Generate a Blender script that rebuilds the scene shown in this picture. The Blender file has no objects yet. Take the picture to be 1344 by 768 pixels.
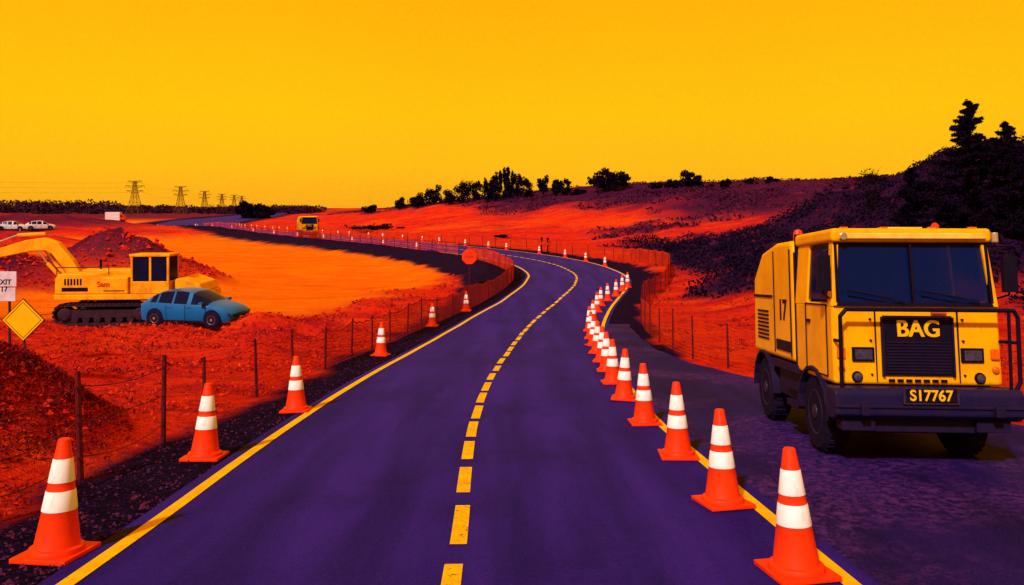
import bpy, math, random
import numpy as np
from mathutils import Vector, Matrix
random.seed(3); rng=np.random.default_rng(5)
S=bpy.context.scene
S.view_settings.view_transform='Standard'; S.view_settings.look='None'; S.view_settings.exposure=0
COL=S.collection
Z0=4.8
# ---------------------------------------------------------------- materials
def newmat(name):
    m=bpy.data.materials.new(name); m.use_nodes=True
    nt=m.node_tree; b=nt.nodes['Principled BSDF']; return m,nt,b
def N(nt,t,**k):
    n=nt.nodes.new(t)
    for a,v in k.items(): setattr(n,a,v)
    return n
def noise(nt,scale,detail=4,rough=.6,vec=None):
    n=N(nt,'ShaderNodeTexNoise'); n.inputs['Scale'].default_value=scale
    n.inputs['Detail'].default_value=detail; n.inputs['Roughness'].default_value=rough
    if vec: nt.links.new(vec,n.inputs['Vector'])
    return n.outputs['Fac']
def mapped(nt,v,sc,rot=0):
    mp=N(nt,'ShaderNodeMapping'); mp.inputs['Scale'].default_value=sc; mp.inputs['Rotation'].default_value=(0,0,rot); nt.links.new(v,mp.inputs[0]); return mp.outputs[0]
def rampf(nt,f,a,b):
    r=N(nt,'ShaderNodeMapRange'); r.inputs[1].default_value=a; r.inputs[2].default_value=b
    nt.links.new(f,r.inputs[0]); return r.outputs[0]
def mixc(nt,f,a,b):
    n=N(nt,'ShaderNodeMix',data_type='RGBA')
    if hasattr(f,'is_linked'): nt.links.new(f,n.inputs[0])
    else: n.inputs[0].default_value=f
    for i,c in ((6,a),(7,b)):
        if hasattr(c,'is_linked'): nt.links.new(c,n.inputs[i])
        else: n.inputs[i].default_value=(*c,1)
    return n.outputs[2]
def mth(nt,op,a,b=None):
    n=N(nt,'ShaderNodeMath',operation=op)
    for i,c in ((0,a),(1,b)):
        if c is None: continue
        if hasattr(c,'is_linked'): nt.links.new(c,n.inputs[i])
        else: n.inputs[i].default_value=c
    return n.outputs[0]
def objvec(nt): return N(nt,'ShaderNodeTexCoord').outputs['Object']
def geovec(nt): return N(nt,'ShaderNodeNewGeometry').outputs['Position']
def simple(name,c,c2=None,scale=6,rough=.6,spec=.3,metal=0,lo=.35,hi=.7,bump=0,bs=40,dirt=None):
    m,nt,b=newmat(name); v=objvec(nt)
    c2=c2 or tuple(x*.6 for x in c)
    f=rampf(nt,noise(nt,scale,6,.65,v),lo,hi)
    col=mixc(nt,f,c,c2)
    if dirt:
        d=mth(nt,'MULTIPLY',rampf(nt,noise(nt,14,6,.75,mapped(nt,v,(1,1,.25))),.56,.72),.55)
        col=mixc(nt,d,col,dirt)
    nt.links.new(col,b.inputs['Base Color'])
    b.inputs['Roughness'].default_value=rough; b.inputs['Specular IOR Level'].default_value=spec
    b.inputs['Metallic'].default_value=metal
    if bump:
        bp=N(nt,'ShaderNodeBump'); bp.inputs['Strength'].default_value=bump; bp.inputs['Distance'].default_value=.01
        nt.links.new(noise(nt,bs,4,.6,v),bp.inputs['Height']); nt.links.new(bp.outputs[0],b.inputs['Normal'])
    return m
M={}
M['yellow']=simple('yellow_paint',(.82,.36,.001),(.68,.24,.001),2.2,.4,.12,lo=.42,hi=.78,dirt=(.30,.07,.003))
M['yellow2']=simple('yellow_paint_dusty',(.80,.34,.002),(.5,.14,.004),2.0,.6,.08,lo=.42,hi=.78,dirt=(.25,.05,.005))
M['cream']=simple('pale_panel',(.8,.5,.08),(.65,.33,.03),5,.5,.1)
M['dark']=simple('dark_steel',(.008,.005,.028),(.018,.007,.03),5,.5,.06)
M['navy']=simple('navy_bumper',(.006,.006,.040),(.016,.007,.035),4,.4,.08,dirt=(.04,.012,.02))
M['black']=simple('black_trim',(.004,.003,.012),(.009,.004,.014),5,.45,.06)
M['rubber']=simple('tyre_rubber',(.006,.004,.020),(.014,.006,.024),8,.85,.04,bump=.4)
M['hub']=simple('wheel_hub',(.04,.02,.06),(.02,.01,.03),6,.5,.15,metal=.2)
M['rust']=simple('track_steel',(.04,.012,.02),(.012,.006,.02),6,.7,.08)
M['orangelens']=simple('orange_lens',(.8,.12,.005),(.5,.06,.0),8,.3,.3)
M['redlens']=simple('red_lens',(.7,.03,.01),None,8,.3,.3)
M['lens']=simple('headlamp_lens',(.05,.04,.08),(.015,.01,.04),14,.15,.4)
M['chrome']=simple('chrome',(.5,.4,.3),None,6,.25,.5,metal=.7)
M['seat']=simple('seat_fabric',(.015,.014,.10),None,6,.8,.05)
M['coneO']=simple('cone_orange',(.76,.034,.002),(.58,.018,.003),5,.5,.12,lo=.42,hi=.8,dirt=(.30,.012,.006))
M['coneW']=simple('cone_reflective_white',(.8,.78,.8),(.68,.58,.52),7,.5,.15,lo=.5,hi=.85,dirt=(.5,.32,.28))
M['blue']=simple('car_paint_blue',(.003,.11,.33),(.003,.08,.26),1.5,.28,.2)
M['white']=simple('white_paint',(.6,.55,.6),None,4,.4,.2)
M['carglass']=simple('car_glass',(.005,.006,.03),None,4,.15,.06)
M['wood']=simple('weathered_post',(.12,.010,.012),(.025,.005,.015),9,.85,.03,bump=.5)
M['wire']=simple('fence_wire',(.08,.012,.025),None,9,.6,.1)
M['mesh']=simple('orange_safety_mesh',(.66,.035,.004),(.38,.012,.006),.9,.6,.05)
M['bark']=simple('bark',(.012,.005,.010),None,8,.9,.03,bump=.5)
M['signY']=simple('sign_yellow',(.80,.42,.002),(.7,.33,.002),3,.45,.1)
M['signR']=simple('sign_red',(.55,.03,.006),(.4,.02,.006),5,.45,.1)
M['pylon']=simple('pylon_steel',(.16,.05,.01),None,1,.6,.1)
M['panelW']=simple('sign_white',(.6,.5,.6),(.45,.35,.4),5,.5,.1)
def glassmat():
    m,nt,b=newmat('windshield_glass')
    b.inputs['Base Color'].default_value=(.004,.012,.08,1); b.inputs['Roughness'].default_value=.06
    b.inputs['Specular IOR Level'].default_value=.06
    tr=N(nt,'ShaderNodeBsdfTransparent'); tr.inputs[0].default_value=(.35,.42,.95,1)
    ms=N(nt,'ShaderNodeMixShader'); ms.inputs[0].default_value=.6
    nt.links.new(tr.outputs[0],ms.inputs[1]); nt.links.new(b.outputs[0],ms.inputs[2])
    nt.links.new(ms.outputs[0],nt.nodes['Material Output'].inputs[0]); return m
M['glass']=glassmat()
def leafmat(name,a,b2,hi,sc=.9):
    m,nt,b=newmat(name); v=geovec(nt)
    f=rampf(nt,noise(nt,sc,3,.6,v),.4,.62)
    c=mixc(nt,f,a,b2)
    f2=rampf(nt,noise(nt,sc*6,2,.6,v),.6,.72)
    nt.links.new(mixc(nt,f2,c,hi),b.inputs['Base Color'])
    b.inputs['Roughness'].default_value=.9; b.inputs['Specular IOR Level'].default_value=.02
    return m
M['leaf']=leafmat('dark_foliage',(.004,.002,.010),(.010,.003,.014),(.02,.005,.014))
M['brush']=leafmat('dark_brush',(.004,.002,.012),(.012,.004,.022),(.035,.010,.045),.5)
M['farleaf']=leafmat('distant_foliage',(.022,.006,.022),(.04,.01,.03),(.08,.015,.03),.05)
M['redgrass']=leafmat('red_scrub',(.50,.022,.004),(.07,.004,.014),(.66,.07,.004),1.6)
M['straw']=leafmat('mound_scrub',(.22,.008,.008),(.04,.003,.012),(.52,.04,.006),2.5)
M['farbrush']=leafmat('hill_scrub',(.025,.005,.03),(.06,.008,.035),(.20,.012,.014),.15)
def roadmat(name,apron=False):
    m,nt,b=newmat(name); v=geovec(nt)
    A=(.010,.0035,.105);B=(.025,.008,.185)
    if apron: A=(.005,.002,.034);B=(.011,.004,.07)
    f=rampf(nt,noise(nt,1.0,5,.6,mapped(nt,v,(1.3,.1,1))),.38,.62)
    c=mixc(nt,f,A,B)
    fp=rampf(nt,noise(nt,.5,5,.7,v),.5,.64)
    c=mixc(nt,mth(nt,'MULTIPLY',fp,.45),c,tuple(x*.55 for x in A))
    g=rampf(nt,noise(nt,45,5,.8,v),.52,.68)
    c=mixc(nt,mth(nt,'MULTIPLY',g,.5),c,(.055,.018,.26) )
    g2=rampf(nt,noise(nt,30,5,.8,v),.52,.66)
    c=mixc(nt,mth(nt,'MULTIPLY',g2,.6),c,(.005,.002,.04))
    if apron:
        w=rampf(nt,noise(nt,.4,4,.65,v),.44,.56)
        w=mth(nt,'MULTIPLY',w,rampf(nt,noise(nt,11,6,.8,v),.46,.58))
        c=mixc(nt,mth(nt,'MULTIPLY',w,.75),c,(.075,.018,.14))
    nt.links.new(c,b.inputs['Base Color'])
    b.inputs['Roughness'].default_value=.7; b.inputs['Specular IOR Level'].default_value=.04
    bp=N(nt,'ShaderNodeBump'); bp.inputs['Strength'].default_value=.6; bp.inputs['Distance'].default_value=.014
    nt.links.new(noise(nt,60,4,.75,v),bp.inputs['Height']); nt.links.new(bp.outputs[0],b.inputs['Normal'])
    return m
M['road']=roadmat('asphalt'); M['apron']=roadmat('asphalt_apron',True)
def paintmat(w):
    m,nt,b=newmat('road_paint_worn'); v=geovec(nt)
    f=rampf(nt,noise(nt,22,6,.75,v),.60-w,.68-w)
    c=mixc(nt,rampf(nt,noise(nt,4,3,.6,v),.3,.7),(.72,.44,.002),(.6,.30,.002))
    nt.links.new(mixc(nt,f,c,(.05,.015,.06)),b.inputs['Base Color'])
    b.inputs['Roughness'].default_value=.8; b.inputs['Specular IOR Level'].default_value=.03
    return m
M['paint']=paintmat(0); M['paint2']=paintmat(.035)
# ---------------------------------------------------------------- mesh utils
def fastmesh(name,V,F,mats,midx=None,smooth=False):
    me=bpy.data.meshes.new(name)
    V=np.asarray(V,dtype=np.float32); F=np.asarray(F,dtype=np.int32)
    n=F.shape[1]
    me.vertices.add(len(V)); me.vertices.foreach_set('co',V.ravel())
    me.loops.add(F.size); me.loops.foreach_set('vertex_index',F.ravel())
    me.polygons.add(len(F)); me.polygons.foreach_set('loop_start',np.arange(len(F),dtype=np.int32)*n)
    for m in mats: me.materials.append(m)
    if midx is not None: me.polygons.foreach_set('material_index',np.asarray(midx,dtype=np.int32))
    me.polygons.foreach_set('use_smooth',np.full(len(F),smooth))
    me.update(calc_edges=True)
    o=bpy.data.objects.new(name,me); COL.objects.link(o); return o
def pymesh(name,V,F,mats,midx=None,parent=None,smooth=False,bevel=0,seg=2):
    me=bpy.data.meshes.new(name); me.from_pydata([tuple(v) for v in V],[],F)
    for m in (mats if isinstance(mats,list) else [mats]): me.materials.append(m)
    if midx:
        for p,i in zip(me.polygons,midx): p.material_index=i
    if smooth:
        for p in me.polygons: p.use_smooth=True
    me.update()
    o=bpy.data.objects.new(name,me); COL.objects.link(o)
    if parent: o.parent=parent
    if bevel:
        b=o.modifiers.new('b','BEVEL'); b.width=bevel; b.segments=seg; b.limit_method='ANGLE'
    return o
BF=[(0,3,2,1),(4,5,6,7),(0,1,5,4),(1,2,6,5),(2,3,7,6),(3,0,4,7)]
class MB:
    def __init__(s): s.v=[];s.f=[];s.m=[]
    def add(s,V,F,m=0):
        o=len(s.v); s.v+= [tuple(v) for v in V]; s.f+=[tuple(i+o for i in f) for f in F]; s.m+=[m]*len(F)
    def box(s,x0,x1,y0,y1,z0,z1,m=0):
        s.add([(x0,y0,z0),(x1,y0,z0),(x1,y1,z0),(x0,y1,z0),(x0,y0,z1),(x1,y0,z1),(x1,y1,z1),(x0,y1,z1)],BF,m)
    def tube(s,p,q,r,m=0,n=8,r2=None):
        p=Vector(p);q=Vector(q);d=(q-p).normalized(); r2=r if r2 is None else r2
        a=d.cross(Vector((0,0,1)));
        if a.length<1e-3:a=Vector((1,0,0))
        a.normalize();b=d.cross(a)
        V=[];
        for c,rr in((p,r),(q,r2)):
            for i in range(n):
                t=2*math.pi*i/n; V.append(c+a*math.cos(t)*rr+b*math.sin(t)*rr)
        F=[(i,(i+1)%n,n+(i+1)%n,n+i) for i in range(n)]+[tuple(range(n))[::-1],tuple(range(n,2*n))]
        s.add(V,F,m)
    def path(s,pts,r,m=0,n=8):
        for a,b in zip(pts[:-1],pts[1:]): s.tube(a,b,r,m,n)
    def prism(s,poly,y0,y1,m=0):
        n=len(poly); V=[(x,y0,z) for x,z in poly]+[(x,y1,z) for x,z in poly]
        F=[(i,(i+1)%n,n+(i+1)%n,n+i) for i in range(n)]+[tuple(range(n))[::-1],tuple(range(n,2*n))]
        s.add(V,F,m)
    def prismx(s,poly,x0,x1,m=0):
        n=len(poly); V=[(x0,y,z) for y,z in poly]+[(x1,y,z) for y,z in poly]
        F=[(i,(i+1)%n,n+(i+1)%n,n+i) for i in range(n)]+[tuple(range(n))[::-1],tuple(range(n,2*n))]
        s.add(V,F,m)
    def lathe(s,prof,c,axis='z',n=20,ms=None):
        V=[];c=Vector(c)
        for r,h in prof:
            for i in range(n):
                t=2*math.pi*i/n;a=r*math.cos(t);b=r*math.sin(t)
                V.append(c+(Vector((a,b,h)) if axis=='z' else Vector((h,a,b)) if axis=='x' else Vector((a,h,b))))
        o=len(s.v); s.v+=[tuple(v) for v in V]
        for k in range(len(prof)-1):
            for i in range(n):
                s.f.append((o+k*n+i,o+k*n+(i+1)%n,o+(k+1)*n+(i+1)%n,o+(k+1)*n+i)); s.m.append(ms[k] if ms else 0)
        s.f.append(tuple(o+i for i in range(n))[::-1]); s.m.append(ms[0] if ms else 0)
        k=len(prof)-1
        s.f.append(tuple(o+k*n+i for i in range(n))); s.m.append(ms[-1] if ms else 0)
    def obj(s,name,mats,parent=None,bevel=0,smooth=False,seg=2):
        import bmesh
        o=pymesh(name,s.v,s.f,mats,s.m,parent,smooth,bevel,seg)
        bm=bmesh.new(); bm.from_mesh(o.data); bmesh.ops.recalc_face_normals(bm,faces=bm.faces); bm.to_mesh(o.data); bm.free()
        return o
def empty(name,loc,yaw=0,scale=1):
    e=bpy.data.objects.new(name,None); COL.objects.link(e); e.location=loc; e.rotation_euler=(0,0,yaw); e.scale=(scale,)*3
    e.empty_display_size=.3; return e
def text(name,body,size,loc,rot,mat,parent,ext=.006,off=.02):
    cu=bpy.data.curves.new(name,'FONT'); cu.body=body; cu.size=size; cu.extrude=ext; cu.align_x='CENTER'; cu.align_y='CENTER'; cu.offset=size*off
    o=bpy.data.objects.new(name,cu); COL.objects.link(o)
    dg=bpy.context.evaluated_depsgraph_get(); me=bpy.data.meshes.new_from_object(o.evaluated_get(dg))
    bpy.data.objects.remove(o); o=bpy.data.objects.new(name,me); COL.objects.link(o); me.materials.clear(); me.materials.append(mat)
    o.location=loc;o.rotation_euler=rot;o.parent=parent; return o
# ---------------------------------------------------------------- road curve and terrain
def catmull(P,step=.5):
    P=[np.array(p,float) for p in P]; P=[2*P[0]-P[1]]+P+[2*P[-1]-P[-2]]; out=[]
    for i in range(1,len(P)-2):
        a,b,c,d=P[i-1:i+3]; n=max(2,int(np.linalg.norm(c-b)/step))
        for k in range(n):
            t=k/n; out.append(.5*((2*b)+(-a+c)*t+(2*a-5*b+4*c-d)*t*t+(-a+3*b-3*c+d)*t**3))
    out.append(P[-2]); return np.array(out)
CL=catmull([(-.1,-14),(-.2,-6),(-.28,0),(-.38,5.5),(-.5,9.5),(-.54,12),(-.47,15),(-.33,18),(-.12,21),(.2,25),(.75,30),(1.6,35),(2.6,40),(4.05,48),(4.5,55.5),(3.2,65),(-.6,75),(-6.5,85.5),(-14.5,97.5),(-25,111.5),(-38,128),(-55,150),(-70,172),(-84,205),(-100,260),(-116,330),(-138,420),(-170,540),(-200,700)])
def resamp(C,step):
    L=np.concatenate([[0],np.cumsum(np.linalg.norm(np.diff(C,axis=0),axis=1))]); n=int(L[-1]/step); s=np.linspace(0,L[-1],n)
    return np.stack([np.interp(s,L,C[:,0]),np.interp(s,L,C[:,1])],1),s
CL,CS=resamp(CL,.5)
T=np.gradient(CL,axis=0); T/=np.linalg.norm(T,axis=1)[:,None]; NR=np.stack([T[:,1],-T[:,0]],1)
HW=np.interp(CL[:,1],[0,38,50,130,170,250],[2.87,2.9,3.4,4.5,8,13])
_d=np.linspace(-40,3500,35401)
_z=np.interp(_d,[-40,0,5,5.5,6.5,7.4,8.5,9.5,10.5,12,13.5,15,18,21,25,30,37],[4.2,2.65,2.15,2.1,1.99,1.9,1.8,1.7,1.6,1.45,1.33,1.2,.95,.7,.4,.12,0])
_z=_z+np.interp(_d,[60,110,200,300,3500],[0,.25,.35,.35,.35])
k=np.hanning(31);k/=k.sum(); _z=np.convolve(np.pad(_z,15,mode='edge'),k,'valid')
def ZR(y): return np.interp(y,_d,_z)
def vn(x,y,sc,seed):
    x=x/sc+seed*13.7;y=y/sc+seed*7.3; xi=np.floor(x);yi=np.floor(y);u=x-xi;v=y-yi;u=u*u*(3-2*u);v=v*v*(3-2*v)
    h=lambda a,b:(np.abs(np.sin(a*127.1+b*311.7+seed*3.1)*43758.5453))%1
    return (h(xi,yi)*(1-u)+h(xi+1,yi)*u)*(1-v)+(h(xi,yi+1)*(1-u)+h(xi+1,yi+1)*u)*v
def fbm(x,y,sc,seed,o=4):
    r=0;a=.5
    for i in range(o): r=r+a*vn(x,y,sc/2**i,seed+i); a*=.5
    return r
def sm(a,b,x):
    t=np.clip((x-a)/(b-a),0,1); return t*t*(3-2*t)
_k=np.unique(np.concatenate([np.arange(0,400,2),np.arange(400,len(CL),4)]))
CLd=CL[_k];NRd=NR[_k];HWd=HW[_k]
def sdist(x,y):
    s=np.empty(len(x));hw=np.empty(len(x));cy=np.empty(len(x))
    for i in range(0,len(x),8000):
        X=x[i:i+8000,None]-CLd[None,:,0];Y=y[i:i+8000,None]-CLd[None,:,1]
        D=X*X+Y*Y;j=D.argmin(1);r=np.arange(len(j))
        dot=X[r,j]*NRd[j,0]+Y[r,j]*NRd[j,1]
        rad=np.sqrt(D[r,j]); ad=np.where(rad<12,np.abs(dot),rad)
        s[i:i+8000]=np.sign(dot)*ad;hw[i:i+8000]=HWd[j];cy[i:i+8000]=CLd[j,1]
    return s,hw,cy
RF=catmull([(11,1),(10.2,6),(8.9,10),(7.4,13),(6.0,16),(5.25,18.5),(4.85,21),(4.8,25),(5.15,30),(5.95,35),(7.3,40),(9.9,48),(11.1,56),(9.4,67),(4.6,78),(-2.2,89),(-11,101),(-21,115),(-34,131.5),(-50,153)],.4)
LF=catmull([(-4.95,1),(-4.8,6),(-4.7,8.1),(-4.67,10),(-4.75,13.4),(-4.46,18),(-4.0,23.5),(-3.4,29),(-2.4,34),(-1.2,40),(-.1,48),(.0,54),(-1.6,62),(-5.4,71),(-11,80.5),(-19,92.5),(-29.5,106.5),(-42,123),(-60,146)],.4)
MOUNDS=[(-6.75,9.7,1.25,1.7,1.25),(-9.5,12.0,2.2,1.6,.8),(-12.5,25.6,2.6,1.3,.5),(-8.6,26.2,1.5,1.3,.85),(-7.2,27,1.2,1.2,.6),(-16.5,25,2.5,1.5,.5),(-6.6,35,1.2,1.0,.55),
 (-25.5,49,5.0,3.5,3.0),(-30.5,45,5,4,2.0),(-96,128,38,18,3.6),(-66,90,16,6,1.8),(-10,18,2.5,2,.4),(-13,15,3,2,.5),(-6.8,20.5,1.4,1.2,.4)]
def fencex(y):
    return np.interp(y,RF[:60*2,1],RF[:60*2,0])
def terrain(x,y):
    x=np.asarray(x,float);y=np.asarray(y,float)
    s,hw,cy=sdist(x,y); a=np.abs(s)
    z=ZR(y)
    fall=np.interp(y,[0,150,200,240,300,400,600,900],[1,1,.9,.78,.6,.42,.25,.1])
    rightm=sm(6.5,95,s)
    h1=10.2*rightm*fall*sm(-10,70,y+s*.5)
    h1+= (fbm(x,y,26,3)-.47)*5*sm(14,60,s)*fall
    h1+= -np.abs(fbm(x,y,9,13,3)-.44)*3.0*sm(10,26,s)*fall*(1-sm(70,110,s))
    band=sm(20,42,y)*(1-sm(54,90,y))
    h2=5.9*sm(12,34,x)*band + 1.0*sm(8.5,14,x)*sm(20,35,y)*(1-sm(60,80,y))
    h2+= (fbm(x,y,7,9)-.47)*2.4*sm(12,20,x)*band
    off=sm(0,3,a-hw-1.2)*(s<0)+sm(0,3,s-8)*(s>0)
    near=(fbm(x,y,2.2,21,5)-.47)*.55*off*(1-.4*sm(40,120,y))
    m=np.zeros_like(x); crag=fbm(x,y,1.1,40,4)
    for mx,my,rx,ry,h in MOUNDS:
        q=((x-mx)/rx)**2+((y-my)/ry)**2; g=np.exp(-q*1.1)
        m=np.maximum(m,h*g*(0.6+.85*crag))
    dirt=(sm(6,9,-s-hw*.5+1.5*(fbm(x,y,5,51)-.5)*4)*sm(31,36,y+(fbm(x,y,6,61)-.47)*9)*(1-sm(230,330,y)))*(s<0)
    dirt*=1-sm(.15,.6,m)
    dirt*=np.where(y>70,sm(0,8,x+.42*y+6+ (fbm(x,y,14,71)-.5)*14+(y-70)*.12+10),1)*1.0
    z=z+h1*(s>0)+h2*(s>0)+near*(1-.75*dirt)+m*(s<0)*sm(4,5.2,a)
    z=z-.03*(a<hw+.1)-.45*dirt*sm(8,14,a)*sm(34,50,y)
    z=z+.45*np.exp(-((a-hw-3.0)/1.2)**2)*(s<0)*sm(42,55,y)*(1-sm(150,200,y))
    apr=(s>0)&(x<fencex(y)+.1)&(y<32)
    z=np.where(apr,ZR(y)-.03,z)
    yth=np.clip(33-(x-12)*1.0,21,33)
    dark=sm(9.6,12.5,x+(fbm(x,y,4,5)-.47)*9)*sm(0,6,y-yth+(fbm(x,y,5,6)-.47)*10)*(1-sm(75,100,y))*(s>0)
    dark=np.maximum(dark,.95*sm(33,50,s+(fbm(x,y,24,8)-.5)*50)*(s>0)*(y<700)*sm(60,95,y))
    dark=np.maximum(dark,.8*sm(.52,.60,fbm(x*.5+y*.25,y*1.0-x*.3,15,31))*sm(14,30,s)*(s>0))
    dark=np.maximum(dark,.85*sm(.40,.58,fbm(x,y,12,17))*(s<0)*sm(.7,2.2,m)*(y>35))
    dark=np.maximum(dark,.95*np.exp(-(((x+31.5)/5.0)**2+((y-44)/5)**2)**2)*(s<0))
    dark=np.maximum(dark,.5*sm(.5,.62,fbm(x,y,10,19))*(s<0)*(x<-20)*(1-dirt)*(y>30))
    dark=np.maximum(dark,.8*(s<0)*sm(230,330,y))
    wl=np.interp(cy,[0,13,30,45,60,150],[1.25,1.4,1.6,3.5,6.5,8.5])  # far left widening paints the shaded embankment band into the gravel mask
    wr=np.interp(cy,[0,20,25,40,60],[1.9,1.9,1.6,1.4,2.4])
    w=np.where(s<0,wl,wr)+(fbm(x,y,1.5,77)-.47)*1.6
    grav_shade=(1-sm(-.15,.35,a-hw-w))*(y<600)
    return z,dirt,dark,grav_shade,s,m
def tz(x,y): return float(terrain(np.array([x]),np.array([y]))[0][0])
tx=np.linspace(-math.asinh(3200/8),math.asinh(3200/8),520); gx=8*np.sinh(tx)
ty=np.linspace(-math.asinh(26/12),math.asinh(3400/12),470); gy=10+12*np.sinh(ty)
X,Y=np.meshgrid(gx,gy); x=X.ravel();y=Y.ravel()
z,di,da,gr_shade,s_,m_=terrain(x,y)
ny,nx=X.shape
idx=np.arange(nx*ny).reshape(ny,nx)
F=np.stack([idx[:-1,:-1],idx[:-1,1:],idx[1:,1:],idx[1:,:-1]],-1).reshape(-1,4)
def groundmat():
    m,nt,b=newmat('soil'); v=geovec(nt)
    at=N(nt,'ShaderNodeAttribute',attribute_name='mask'); sp=N(nt,'ShaderNodeSeparateColor'); nt.links.new(at.outputs['Color'],sp.inputs[0])
    R,G,B=sp.outputs[0],sp.outputs[1],sp.outputs[2]
    n0=noise(nt,.05,5,.6,v);n1=noise(nt,.5,6,.65,v);n2=noise(nt,3.2,8,.72,v);n3=noise(nt,22,4,.7,v)
    red=mixc(nt,rampf(nt,n1,.35,.65),(.66,.026,.004),(.50,.013,.008))
    red=mixc(nt,rampf(nt,n0,.50,.68),red,(.68,.062,.003))
    sk_=noise(nt,1,8,.75,mapped(nt,v,(.07,.5,.5),.6))
    red=mixc(nt,mth(nt,'MULTIPLY',rampf(nt,sk_,.53,.64),.7),red,(.20,.006,.02))
    red=mixc(nt,mth(nt,'MULTIPLY',rampf(nt,sk_,.47,.38),.5),red,(.78,.085,.004))
    sh=mth(nt,'MULTIPLY',rampf(nt,n2,.50,.64),.72); red=mixc(nt,sh,red,(.11,.004,.014))
    red=mixc(nt,mth(nt,'MULTIPLY',rampf(nt,n3,.54,.68),.6),red,(.03,.003,.016))
    red=mixc(nt,mth(nt,'MULTIPLY',rampf(nt,noise(nt,9,5,.7,v),.6,.72),.6),red,(.78,.10,.005))
    dc=mixc(nt,rampf(nt,n1,.3,.7),(.80,.20,.002),(.72,.11,.002))
    st=noise(nt,1,6,.7,mapped(nt,v,(.06,.4,1),.5))
    dc=mixc(nt,mth(nt,'MULTIPLY',rampf(nt,st,.5,.68),.75),dc,(.60,.05,.004))
    s2=noise(nt,1,4,.6,mapped(nt,v,(.10,2.2,1),.35))
    dc=mixc(nt,mth(nt,'MULTIPLY',rampf(nt,s2,.55,.65),.5),dc,(.45,.035,.006))
    dc=mixc(nt,mth(nt,'MULTIPLY',rampf(nt,n3,.55,.75),.35),dc,(.4,.035,.005))
    c=mixc(nt,R,red,dc)
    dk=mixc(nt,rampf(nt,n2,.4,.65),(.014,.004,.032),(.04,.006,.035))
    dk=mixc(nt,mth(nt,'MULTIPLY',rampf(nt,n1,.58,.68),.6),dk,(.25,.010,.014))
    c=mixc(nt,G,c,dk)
    gv_shade=mixc(nt,rampf(nt,n2,.4,.6),(.004,.002,.010),(.010,.004,.026))  # gravel colour; along the far left shoulder it also paints embankment shade
    gv_shade=mixc(nt,mth(nt,'MULTIPLY',rampf(nt,n3,.56,.64),.7),gv_shade,(.06,.018,.09))
    gv_shade=mixc(nt,mth(nt,'MULTIPLY',rampf(nt,noise(nt,13,4,.7,v),.6,.68),.4),gv_shade,(.2,.010,.02))
    c=mixc(nt,B,c,gv_shade)
    nt.links.new(c,b.inputs['Base Color']); b.inputs['Roughness'].default_value=.95; b.inputs['Specular IOR Level'].default_value=.01
    bp=N(nt,'ShaderNodeBump'); bp.inputs['Strength'].default_value=1.0; bp.inputs['Distance'].default_value=.18
    hh=mth(nt,'ADD',n2,mth(nt,'MULTIPLY',n3,.35)); nt.links.new(hh,bp.inputs['Height']); nt.links.new(bp.outputs[0],b.inputs['Normal'])
    return m
M['ground']=groundmat()
g=fastmesh('ground',np.stack([x,y,z],1),F,[M['ground']],smooth=True)
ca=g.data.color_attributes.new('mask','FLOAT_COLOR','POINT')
ca.data.foreach_set('color',np.stack([di,da,gr_shade,np.ones_like(x)],1).astype(np.float32).ravel())
def ribbon(name,i0,i1,o0,o1,dz,mat,nc=1,step=1):
    I=np.arange(i0,i1,step); V=[]
    for k in range(nc+1):
        t=k/nc; o=(o0(I)*(1-t)+o1(I)*t)[:,None]; P=CL[I]+NR[I]*o
        V.append(np.column_stack([P,ZR(P[:,1])+dz]))
    V=np.stack(V,1); n=len(I); id_=np.arange(n*(nc+1)).reshape(n,nc+1)
    F=np.stack([id_[:-1,:-1],id_[:-1,1:],id_[1:,1:],id_[1:,:-1]],-1).reshape(-1,4)
    return V.reshape(-1,3),F
V,F=ribbon('r',0,len(CL),lambda I:-HW[I]-.12,lambda I:HW[I]+.12,.012,None,8)
fastmesh('road',V,F,[M['road']],smooth=True)
def marks(name,segs,mat):
    Vs=[];Fs=[];o=0
    for i0,i1,a,b in segs:
        V,F=ribbon('',i0,i1,a,b,.018,None,1); Vs.append(V);Fs.append(F+o);o+=len(V)
    return fastmesh(name,np.concatenate(Vs),np.concatenate(Fs),[mat],smooth=True)
iend=int(np.argmax(CL[:,1]>200))
marks('edge_line_marking',[(0,iend,lambda I:-HW[I]+.02,lambda I:-HW[I]+.15),(0,iend,lambda I:HW[I]-.15,lambda I:HW[I]-.02)],M['paint'])
FC,FS=resamp(CL[:iend],.05); FT=np.gradient(FC,axis=0);FT/=np.linalg.norm(FT,axis=1)[:,None];FN=np.stack([FT[:,1],-FT[:,0]],1)
Vs=[];Fs=[];o=0;i=0
while i<len(FC)-40:
    L=int(random.uniform(19,24)); I=np.linspace(i,i+L,5).astype(int)
    jit=random.uniform(-.012,.012)
    A=FC[I]+FN[I]*(-.07+jit-.05);Bp=FC[I]+FN[I]*(.07+jit-.05)
    V=np.stack([np.column_stack([A,ZR(A[:,1])+.018]),np.column_stack([Bp,ZR(Bp[:,1])+.018])],1).reshape(-1,3)
    q=np.arange(10).reshape(5,2);F=np.stack([q[:-1,0],q[:-1,1],q[1:,1],q[1:,0]],-1)
    Vs.append(V);Fs.append(F+o);o+=10;i+=L+random.choice([5,6,8,9])
fastmesh('centre_line_marking',np.concatenate(Vs),np.concatenate(Fs),[M['paint2']])
I=np.arange(0,int(np.argmax(CL[:,1]>31)))
A=CL[I]+NR[I]*(HW[I]+.121)[:,None]
fx=fencex(A[:,1])-.35-.25*fbm(A[:,0],A[:,1],1.2,4)
rows=[]
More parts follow.
